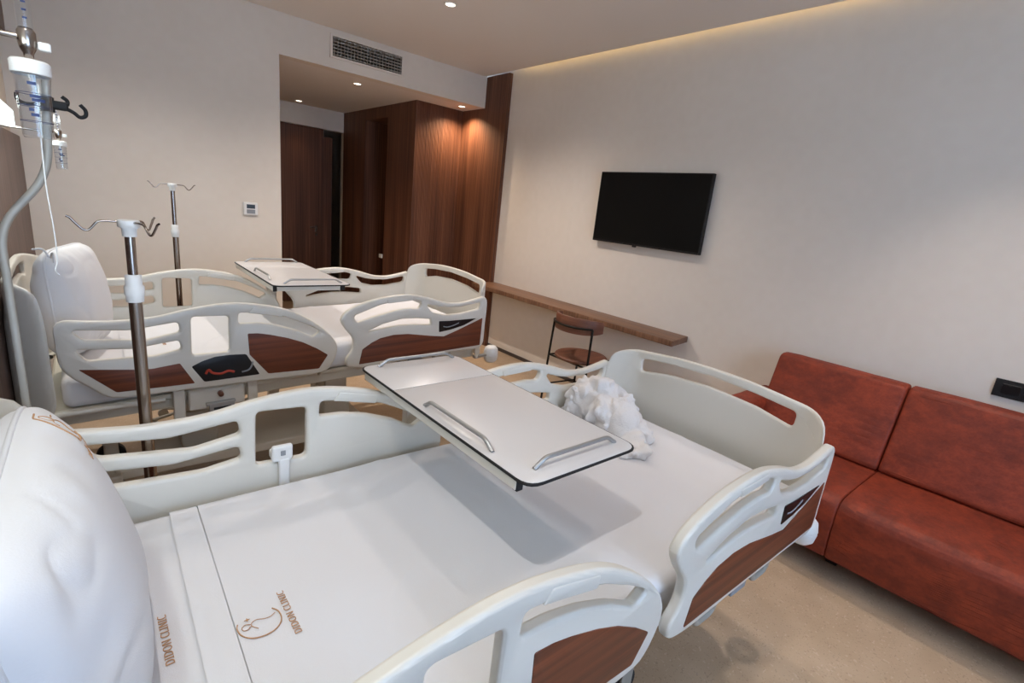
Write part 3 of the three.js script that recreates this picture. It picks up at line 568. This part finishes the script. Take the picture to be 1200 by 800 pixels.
makeTable('white overbed table with metal rails over the bed next to the thermostat wall', 0.735, 1.155, -3.635, -2.735, 1.078, 0.06);

// ------------------------------------------------------------------ drip stands
function makeStand(label, x, z, top, arms, mid) {
  const t = thing('drip_stand', label, 'drip stand', [x, 0, z], 0, 'drip stands');
  part(t, 'lower_pole', cyl(0, 0.09, mid, 0, 0.0155, 0.0155, 28), M.steel, 'thick polished steel tube');
  part(t, 'upper_pole', cyl(0, mid - 0.05, top - 0.03, 0, 0.0112, 0.0112, 28), M.steel, 'polished steel tube');
  part(t, 'collar', lathe([[0.0156, -0.016], [0.0195, -0.016], [0.02, 0.0], [0.0225, 0.004], [0.0225, 0.024], [0.0185, 0.029], [0.0185, 0.054], [0.0113, 0.056]], 32).translate(0, mid - 0.02, 0), M.white, 'white plastic locking collar');
  part(t, 'hub', lathe([[0.0113, -0.032], [0.0155, -0.032], [0.0165, -0.012], [0.024, -0.008], [0.024, 0.008], [0.02, 0.01], [0.0001, 0.01]], 32).translate(0, top - 0.016, 0), M.white, 'white plastic hub');
  for (const a of arms) {
    const d = V3(Math.cos(a), 0, Math.sin(a)), y = top - 0.012, P = (r, h) => V3(d.x * r * 0.64, y + h * 0.64, d.z * r * 0.64);
    part(t, 'hook', tube([P(0.03, 0), P(0.075, 0.0), P(0.095, -0.004), P(0.118, -0.03), P(0.128, -0.038), P(0.14, -0.036), P(0.162, -0.012), P(0.178, 0.008), P(0.187, 0.012)], 0.0028, 60, 8), M.steel, 'bent steel wire hook');
  }
  const b = part(t, 'base', [cyl(0, 0.07, 0.11, 0, 0.035, 0.03)], M.steel, 'steel star base');
  for (let i = 0; i < 5; i++) {
    const a = i * Math.PI * 2 / 5 + 0.3, ex = 0.2 * Math.cos(a), ez = 0.16 * Math.sin(a);
    part(b, 'leg', [rod(V3(0, 0.085, 0), V3(ex, 0.065, ez), 0.01), cyl(0, -0.01, 0.01, 0, 0.03, 0.03, 18).rotateX(Math.PI / 2).translate(ex, 0.03, ez), rod(V3(ex, 0.03, ez), V3(ex, 0.07, ez), 0.006)], M.greymetal);
  }
}
makeStand('polished steel drip stand with wire hooks between the two beds', 0.094, -1.63, 1.462, [Math.PI, 1.1, -1.0], 1.28);
makeStand('polished steel drip stand with wire hooks by the thermostat wall', 0.436, -3.68, 1.532, [Math.PI, -0.1], 1.25);

// ------------------------------------------------------------------ bent pole with black hooks, suction jars
{
  const z = -1.475, t = thing('lifting_pole', 'bent pale grey metal pole with black plastic hooks behind the emblem pillow', 'pole', [-0.128, 0, z]);
  part(t, 'pole', pipe([[0, 0.46, 0], [0, 1.44, 0], [0.085, 1.55, 0], [0.102, 1.76, 0]], 0.0075, 0.05, 5, 16), M.greymetal);
  part(t, 'socket', [cyl(0, 0.45, 0.54, 0, 0.011), rbox(-0.012, 0.012, 0.52, 0.55, 0, 0.05, 0.004)], M.greymetal, 'mounting socket on the bed frame');
  const c = part(t, 'hook_clamp', [cyl(0.0955, 1.677, 1.705, 0, 0.013), rbox(0.098, 0.13, 1.683, 1.70, -0.009, 0.009, 0.005)], M.blackmatte, 'black plastic clamp');
  part(c, 'hook', [tube([[0.122, 1.690, 0], [0.138, 1.682, 0], [0.147, 1.675, 0], [0.156, 1.679, 0], [0.157, 1.690, 0], [0.149, 1.700, 0]], 0.0038, 40, 10), tube([[0.128, 1.694, 0], [0.129, 1.703, 0], [0.121, 1.710, 0]], 0.0038, 20, 10), tube([[0.088, 1.69, 0], [0.065, 1.686, 0], [0.054, 1.691, 0], [0.053, 1.704, 0]], 0.0035, 30, 10)], M.blackmatte, 'black plastic hook');
}
function makeJar(label, x, y, z, k) {
  const t = thing('suction_jar', label, 'suction jar', [x, y, z], 0, 'jars on the bedhead wall');
  const S = g => { g.scale(k, k, k); return g; };
  part(t, 'jar_body', S(lathe([[0.0001, -0.118], [0.019, -0.118], [0.021, -0.114], [0.024, -0.012], [0.022, -0.012], [0.0195, -0.113], [0.0001, -0.1155]], 40)), M.jar, 'clear graduated plastic jar');
  part(t, 'lid', S(lathe([[0.0001, 0.008], [0.024, 0.008], [0.027, 0.004], [0.027, -0.013], [0.0255, -0.016], [0.0245, -0.012]], 40)), M.white, 'white screw lid');
  part(t, 'inner_tube', S(cyl(0.004, -0.11, 0, 0, 0.0017)), M.vinyl, 'pale dip tube');
  for (const h of [-0.045, -0.065, -0.09]) part(t, 'scale_mark', S(new THREE.TorusGeometry(0.0245 + h * 0.029, 0.0005, 6, 40).rotateX(Math.PI / 2).translate(0, h, 0)), M.bluemark, 'dark blue scale line');
  part(t, 'scale_print', S(join([[-0.05, 0.010], [-0.056, 0.013], [-0.03, 0.008], [-0.072, 0.005], [-0.08, 0.008]].map(([h, w]) => { const g = new THREE.CylinderGeometry(0.0246 + h * 0.029, 0.0244 + h * 0.029, 0.005, 12, 1, true, -0.5 + w * 30, w * 60); g.translate(0, h, 0); return g; }))), M.bluemark, 'dark blue printed marks');
  const v = part(t, 'valve', S(lathe([[0.0001, 0.008], [0.006, 0.008], [0.007, 0.018], [0.011, 0.026], [0.0125, 0.034], [0.0125, 0.052], [0.009, 0.058], [0.0001, 0.06]], 20)), M.steel, 'polished steel valve');
  part(v, 'flow_tube', S(cyl(0, 0.055, 0.17, 0, 0.0105)), M.jar, 'clear graduated flow tube');
  part(v, 'flow_scale', S(join([0.07, 0.082, 0.094, 0.106, 0.118, 0.13, 0.142].map(h => box(-0.002, 0.004, h, h + 0.003, 0.0102, 0.0108)))), M.bluemark);
  part(v, 'wall_pipe', [rod(V3(0, 0.042 * k, 0), V3(XL + 0.04 - x, 0.042 * k, 0), 0.0045 * k), cyl(0, 0, 0.02, 0, 0.012 * k).rotateZ(Math.PI / 2).translate(XL + 0.02 - x + 0.04, 0.042 * k, 0)], M.steel, 'steel pipe to the wall outlet');
  part(v, 'knob', S(rbox(0.013, 0.03, 0.026, 0.04, -0.008, 0.008, 0.003)), M.white, 'white knob');
  return t;
}
{
  const t = makeJar('clear suction jar with white lid and blue scale beside the bent pole', -0.0425, 1.7335, -1.27, 1.0);
  part(t, 'drain_tube', tube([[0.002, -0.115, 0], [0.001, -0.2, 0.001], [0.004, -0.28, 0.002], [0.003, -0.335, 0.003], [-0.001, -0.352, 0.006], [0.004, -0.36, 0.002]], 0.0011, 60, 8), M.white, 'thin white hanging tube');
  makeJar('clear suction jar with pale lid near the pillow with tie strings', -0.042, 1.665, -3.24, 1.0);
}

// ------------------------------------------------------------------ sofa
{
  const x0 = 2.60, x1 = 3.56, zL = -1.35, zS = -0.53, zR = 0.42, seatY = 0.43;
  const t = thing('sofa', 'long rust-brown suede sofa with loose back cushions under the black socket plate', 'sofa', [x0, 0, (zL + zR) / 2]);
  const toT = g => { g.translate(-x0, 0, -(zL + zR) / 2); return g; };
  const soft = (a0, a1, b0, b1, c0, c1, r, puff, shear = 0) => {
    let g = new RoundedBoxGeometry(a1 - a0, b1 - b0, c1 - c0, 4, r); g = new TessellateModifier(0.07, 6).modify(clean(g));
    const p = g.attributes.position, hx = (a1 - a0) / 2, hy = (b1 - b0) / 2, hz = (c1 - c0) / 2;
    for (let i = 0; i < p.count; i++) {
      let x = p.getX(i), y = p.getY(i), z = p.getZ(i); const X = x / hx, Y = y / hy, Z = z / hz;
      x += Math.sign(X) * puff * (1 - Y * Y) * (1 - Z * Z) * Math.abs(X); y += Math.sign(Y) * puff * (1 - X * X) * (1 - Z * Z) * Math.abs(Y);
      y += 0.003 * noise(x * 9, z * 9, 1); x += shear * (Y + 1) / 2;
      p.setXYZ(i, x + (a0 + a1) / 2, y + (b0 + b1) / 2, z + (c0 + c1) / 2);
    }
    g.deleteAttribute('normal'); return toT(metric(toCreasedNormals(g, 1.0)));
  };
  // upholstered pieces: a side profile drawn in (x, y) and run along the wall
  const run = (pts, z0, z1, bevel, puff) => {
    let g = slab(corners(pts, 0.02), z1 - z0, bevel); g = new TessellateModifier(0.09, 5).modify(clean(g));
    const p = g.attributes.position, h = (z1 - z0) / 2;
    for (let i = 0; i < p.count; i++) { const x = p.getX(i), y = p.getY(i), z = p.getZ(i), k = 1 - Math.pow(Math.abs(z) / h, 4); p.setXYZ(i, x - puff * k * smooth(0.2, 0.6, y) + 0.004 * noise(y * 7, z * 5, 2), y + 0.004 * noise(x * 6, z * 6, 5) + puff * 0.5 * k * smooth(0.3, 0.45, y), z); }
    g.deleteAttribute('normal'); g = toCreasedNormals(g, 0.9); g.translate(0, 0, (z0 + z1) / 2); return toT(metric(g));
  };
  const seat = [[x0 + 0.01, 0.115, 0.02], [3.42, 0.115, 0.01], [3.42, seatY - 0.02, 0.02], [x0 + 0.2, seatY, 0.1], [x0, seatY - 0.005, 0.11], [x0 - 0.005, 0.25, 0.05]];
  part(t, 'seat', run(seat, zL + 0.18, zS - 0.0005, 0.010, 0.004), M.sofa, 'rust suede seat section');
  part(t, 'seat', run(seat, zS + 0.0005, zR, 0.010, 0.004), M.sofa, 'rust suede seat section');
  part(t, 'armrest', soft(x0 + 0.03, x1 - 0.01, 0.115, 0.60, zL, zL + 0.175, 0.045, 0.006), M.sofa, 'low rust suede arm');
  part(t, 'back_frame', soft(3.42, x1, 0.115, 0.66, zL + 0.18, zR, 0.03, 0.0), M.sofa, 'rust suede back frame');
  const back = [[3.17, seatY - 0.012, 0.035], [3.415, seatY - 0.012, 0.02], [3.45, 0.70, 0.04], [3.435, 0.886, 0.03], [3.335, 0.884, 0.035], [3.245, 0.62, 0.1]];
  part(t, 'back_cushion', run(back, zL + 0.145, zS - 0.003, 0.016, 0.01), M.sofa, 'rust suede back cushion');
  part(t, 'back_cushion', run(back, zS + 0.003, zR, 0.016, 0.01), M.sofa, 'rust suede back cushion');
  for (const z of [zL + 0.1, zR - 0.1, zS]) for (const x of [x0 + 0.22, x1 - 0.12]) part(t, 'leg', toT(rbox(x - 0.025, x + 0.025, 0, 0.13, z - 0.025, z + 0.025, 0.004)), M.sofadark, 'dark short leg');
}

// ------------------------------------------------------------------ wall desk and chair
single('wall_desk', (() => { const g = slab(corners([[3.27, -4.49], [XR - 0.002, -4.49], [XR - 0.002, -1.985], [3.29, -1.94]], 0.012), 0.045, 0.004); g.rotateX(Math.PI / 2); g.scale(1, -1, 1); flip(g); g.translate(0, 0, 0); return metric(g).translate(0, 0.7425, 0); })(), M.desk, 'long narrow walnut shelf desk fixed to the television wall', 'desk');
{
  const cx = 3.09, cz = -2.66, t = thing('chair', 'low-backed chair with round wood seat and black metal frame at the wall desk', 'chair', [cx, 0, cz]);
  const seat = lathe([[0.0001, 0.435], [0.2, 0.437], [0.218, 0.445], [0.222, 0.458], [0.213, 0.468], [0.18, 0.465], [0.1, 0.46], [0.0001, 0.458]], 48).translate(0.035, 0, 0);
  part(t, 'seat', metric(seat), M.chairwood, 'round brown wood seat');
  // curved backrest towards the room
  const n = 28, arc = [], inn = []; for (let i = 0; i <= n; i++) { const a = Math.PI + (i / n - 0.5) * 2.75; arc.push(V2(0.243 * Math.cos(a), 0.243 * Math.sin(a))); inn.unshift(V2(0.225 * Math.cos(a), 0.225 * Math.sin(a))); }
  const bg = slab([...arc, ...inn], 0.13, 0.004); bg.rotateX(Math.PI / 2); bg.translate(0.03, 0.755, 0);
  { const p = bg.attributes.position; for (let i = 0; i < p.count; i++) { const a = Math.atan2(p.getZ(i), -(p.getX(i) - 0.03)); p.setY(i, 0.755 + (p.getY(i) - 0.755) * (1 - 0.35 * Math.pow(Math.abs(a) / 1.38, 4))); } }
  part(t, 'backrest', metric(bg), M.chairwood, 'curved brown wood backrest');
  const bar = []; for (let i = 0; i <= 20; i++) { const a = Math.PI + (i / 20 - 0.5) * 1.95; bar.push([0.03 + 0.253 * Math.cos(a), 0.745, 0.253 * Math.sin(a)]); }
  part(t, 'back_bar', tube(bar, 0.009, 50, 10), M.blackmetal, 'black metal back bar');
  const A = 0.975, px = 0.03 + 0.253 * Math.cos(Math.PI + A), pz = 0.253 * Math.sin(A);
  for (const s of [-1, 1]) {
    part(t, 'leg', [rod(V3(px, 0.745, s * pz), V3(px - 0.03, 0.0, s * (pz + 0.02)), 0.0095)], M.blackmetal, 'black metal rear leg');
    part(t, 'leg', [rod(V3(0.195, 0.45, s * 0.165), V3(0.23, 0, s * 0.2), 0.0095)], M.blackmetal, 'black metal front leg');
    part(t, 'side_bar', rod(V3(px - 0.012, 0.43, s * (pz + 0.008)), V3(0.2, 0.43, s * 0.17), 0.008), M.blackmetal);
    part(t, 'side_bar', rod(V3(px - 0.024, 0.16, s * (pz + 0.015)), V3(0.218, 0.16, s * 0.187), 0.007), M.blackmetal);
  }
  part(t, 'cross_bar', rod(V3(px - 0.012, 0.43, -pz - 0.008), V3(px - 0.012, 0.43, pz + 0.008), 0.008), M.blackmetal);
}

// ------------------------------------------------------------------ television, sockets, thermostat, grille
{
  const x = 3.52, z0 = -3.055, z1 = -2.0, y0 = 1.398, y1 = 1.985, t = thing('television', 'black flat television hung on the pale wall', 'television', [x, (y0 + y1) / 2, (z0 + z1) / 2]);
  const hw = (z1 - z0) / 2, hh = (y1 - y0) / 2;
  part(t, 'bezel', rbox(0, 0.035, -hh, hh, -hw, hw, 0.004), M.blackmatte, 'thin black frame');
  part(t, 'screen', rbox(-0.0015, 0.004, -hh + 0.016, hh - 0.008, -hw + 0.008, hw - 0.008, 0.001), M.screen, 'glossy black screen, switched off');
  part(t, 'sensor', rbox(0.0, 0.02, -hh - 0.012, -hh + 0.002, -0.09, -0.055, 0.005), M.blackmatte, 'small sensor under the frame');
  part(t, 'wall_mount', box(0.034, XR - x, -0.15, 0.15, -0.2, 0.2), M.blackmatte);
}
{
  const t = thing('socket_plate', 'black wall socket plate on the pale wall above the sofa', 'socket', [XR - 0.012, 0.955, -0.04]);
  part(t, 'plate', rbox(0, 0.012, -0.046, 0.046, -0.195, 0.195, 0.003), M.blackmatte, 'black plastic plate');
  for (let i = 0; i < 4; i++) part(t, 'socket_insert', rbox(-0.002, 0.004, -0.026, 0.026, -0.165 + i * 0.085, -0.165 + i * 0.085 + 0.07, 0.002), M.black, 'glossy black insert');
}
{
  const t = thing('thermostat', 'small white wall thermostat with a dark display', 'thermostat', [1.137, 1.36, ZB]);
  part(t, 'body', rbox(-0.057, 0.057, -0.054, 0.054, 0, 0.022, 0.008), M.white, 'white plastic case');
  part(t, 'display', rbox(-0.033, 0.033, 0.002, 0.036, 0.0215, 0.0235, 0.001), std({ color: '#3a4650', roughness: 0.3 }), 'dark display');
  part(t, 'button_pad', rbox(-0.033, 0.033, -0.04, -0.006, 0.0215, 0.0235, 0.001), M.grey, 'grey button pad');
}
{
  const t = thing('air_grille', 'black and white air conditioning grille above the corridor opening', 'air grille', [2.171, 2.813, ZB]);
  const w = 0.337, h = 0.078;
  part(t, 'frame', [box(-w - 0.02, w + 0.02, h, h + 0.018, 0, 0.012), box(-w - 0.02, w + 0.02, -h - 0.018, -h, 0, 0.012), box(-w - 0.02, -w, -h, h, 0, 0.012), box(w, w + 0.02, -h, h, 0, 0.012)], M.wall, 'white frame');
  part(t, 'duct', [box(-w - 0.004, w + 0.004, -h - 0.004, -h, -0.75, -0.001), box(-w - 0.004, w + 0.004, h, h + 0.004, -0.75, -0.001), box(-w - 0.004, -w, -h, h, -0.75, -0.001), box(w, w + 0.004, -h, h, -0.75, -0.001), box(-w - 0.004, w + 0.004, -h - 0.004, h + 0.004, -0.754, -0.75)], std({ color: '#7d8082', roughness: 0.6, metalness: 0.6 }), 'sheet metal air duct');
  for (let i = 0; i < 6; i++) { const y = -h + (i + 0.5) * 2 * h / 6; part(t, 'blade', box(-w, w, y - 0.003, y + 0.003, -0.006, 0.011), M.greymetal); }
  for (let i = 0; i < 22; i++) { const x = -w + (i + 0.5) * 2 * w / 22; part(t, 'vane', box(x - 0.002, x + 0.002, -h, h, 0.006, 0.0125), M.greymetal); }
}
{ // clip hooked over the rail window of the bed by the window
  const g = [rbox(-0.03, 0.03, 0.0, 0.052, 0.012, 0.03, 0.008), rbox(-0.012, 0.02, -0.085, 0.01, 0.018, 0.032, 0.007), rbox(-0.026, 0.026, -0.004, 0.022, -0.03, 0.02, 0.006)];
  const t = thing('call_clip', 'white plastic clip hooked over the rail opening of the bathrobe bed', 'clip', [NEAR.x + 0.635, 0.772, NEAR.z - RW + 0.012], NEAR.yaw);
  part(t, 'clip_body', join(g), M.white); part(t, 'clip_button', rbox(-0.006, 0.008, 0.02, 0.036, 0.029, 0.032, 0.002), M.grey, 'grey button');
}
{
  const t = thing('call_handset', 'thin black call handset lying on the bed next to the thermostat wall', 'handset', [0.0, 0.775, -3.33]);
  part(t, 'handset_body', rbox(-0.035, 0.03, 0.002, 0.02, -0.012, 0.012, 0.006), M.blackmatte, 'black plastic body');
  part(t, 'cable', tube([[0.028, 0.012, 0], [0.07, 0.012, -0.008], [0.14, 0.014, 0.006], [0.21, 0.018, -0.004], [0.28, 0.022, -0.008]], 0.004, 50, 8), M.blackmatte, 'black cable');
}
renderer.render(scene, camera);
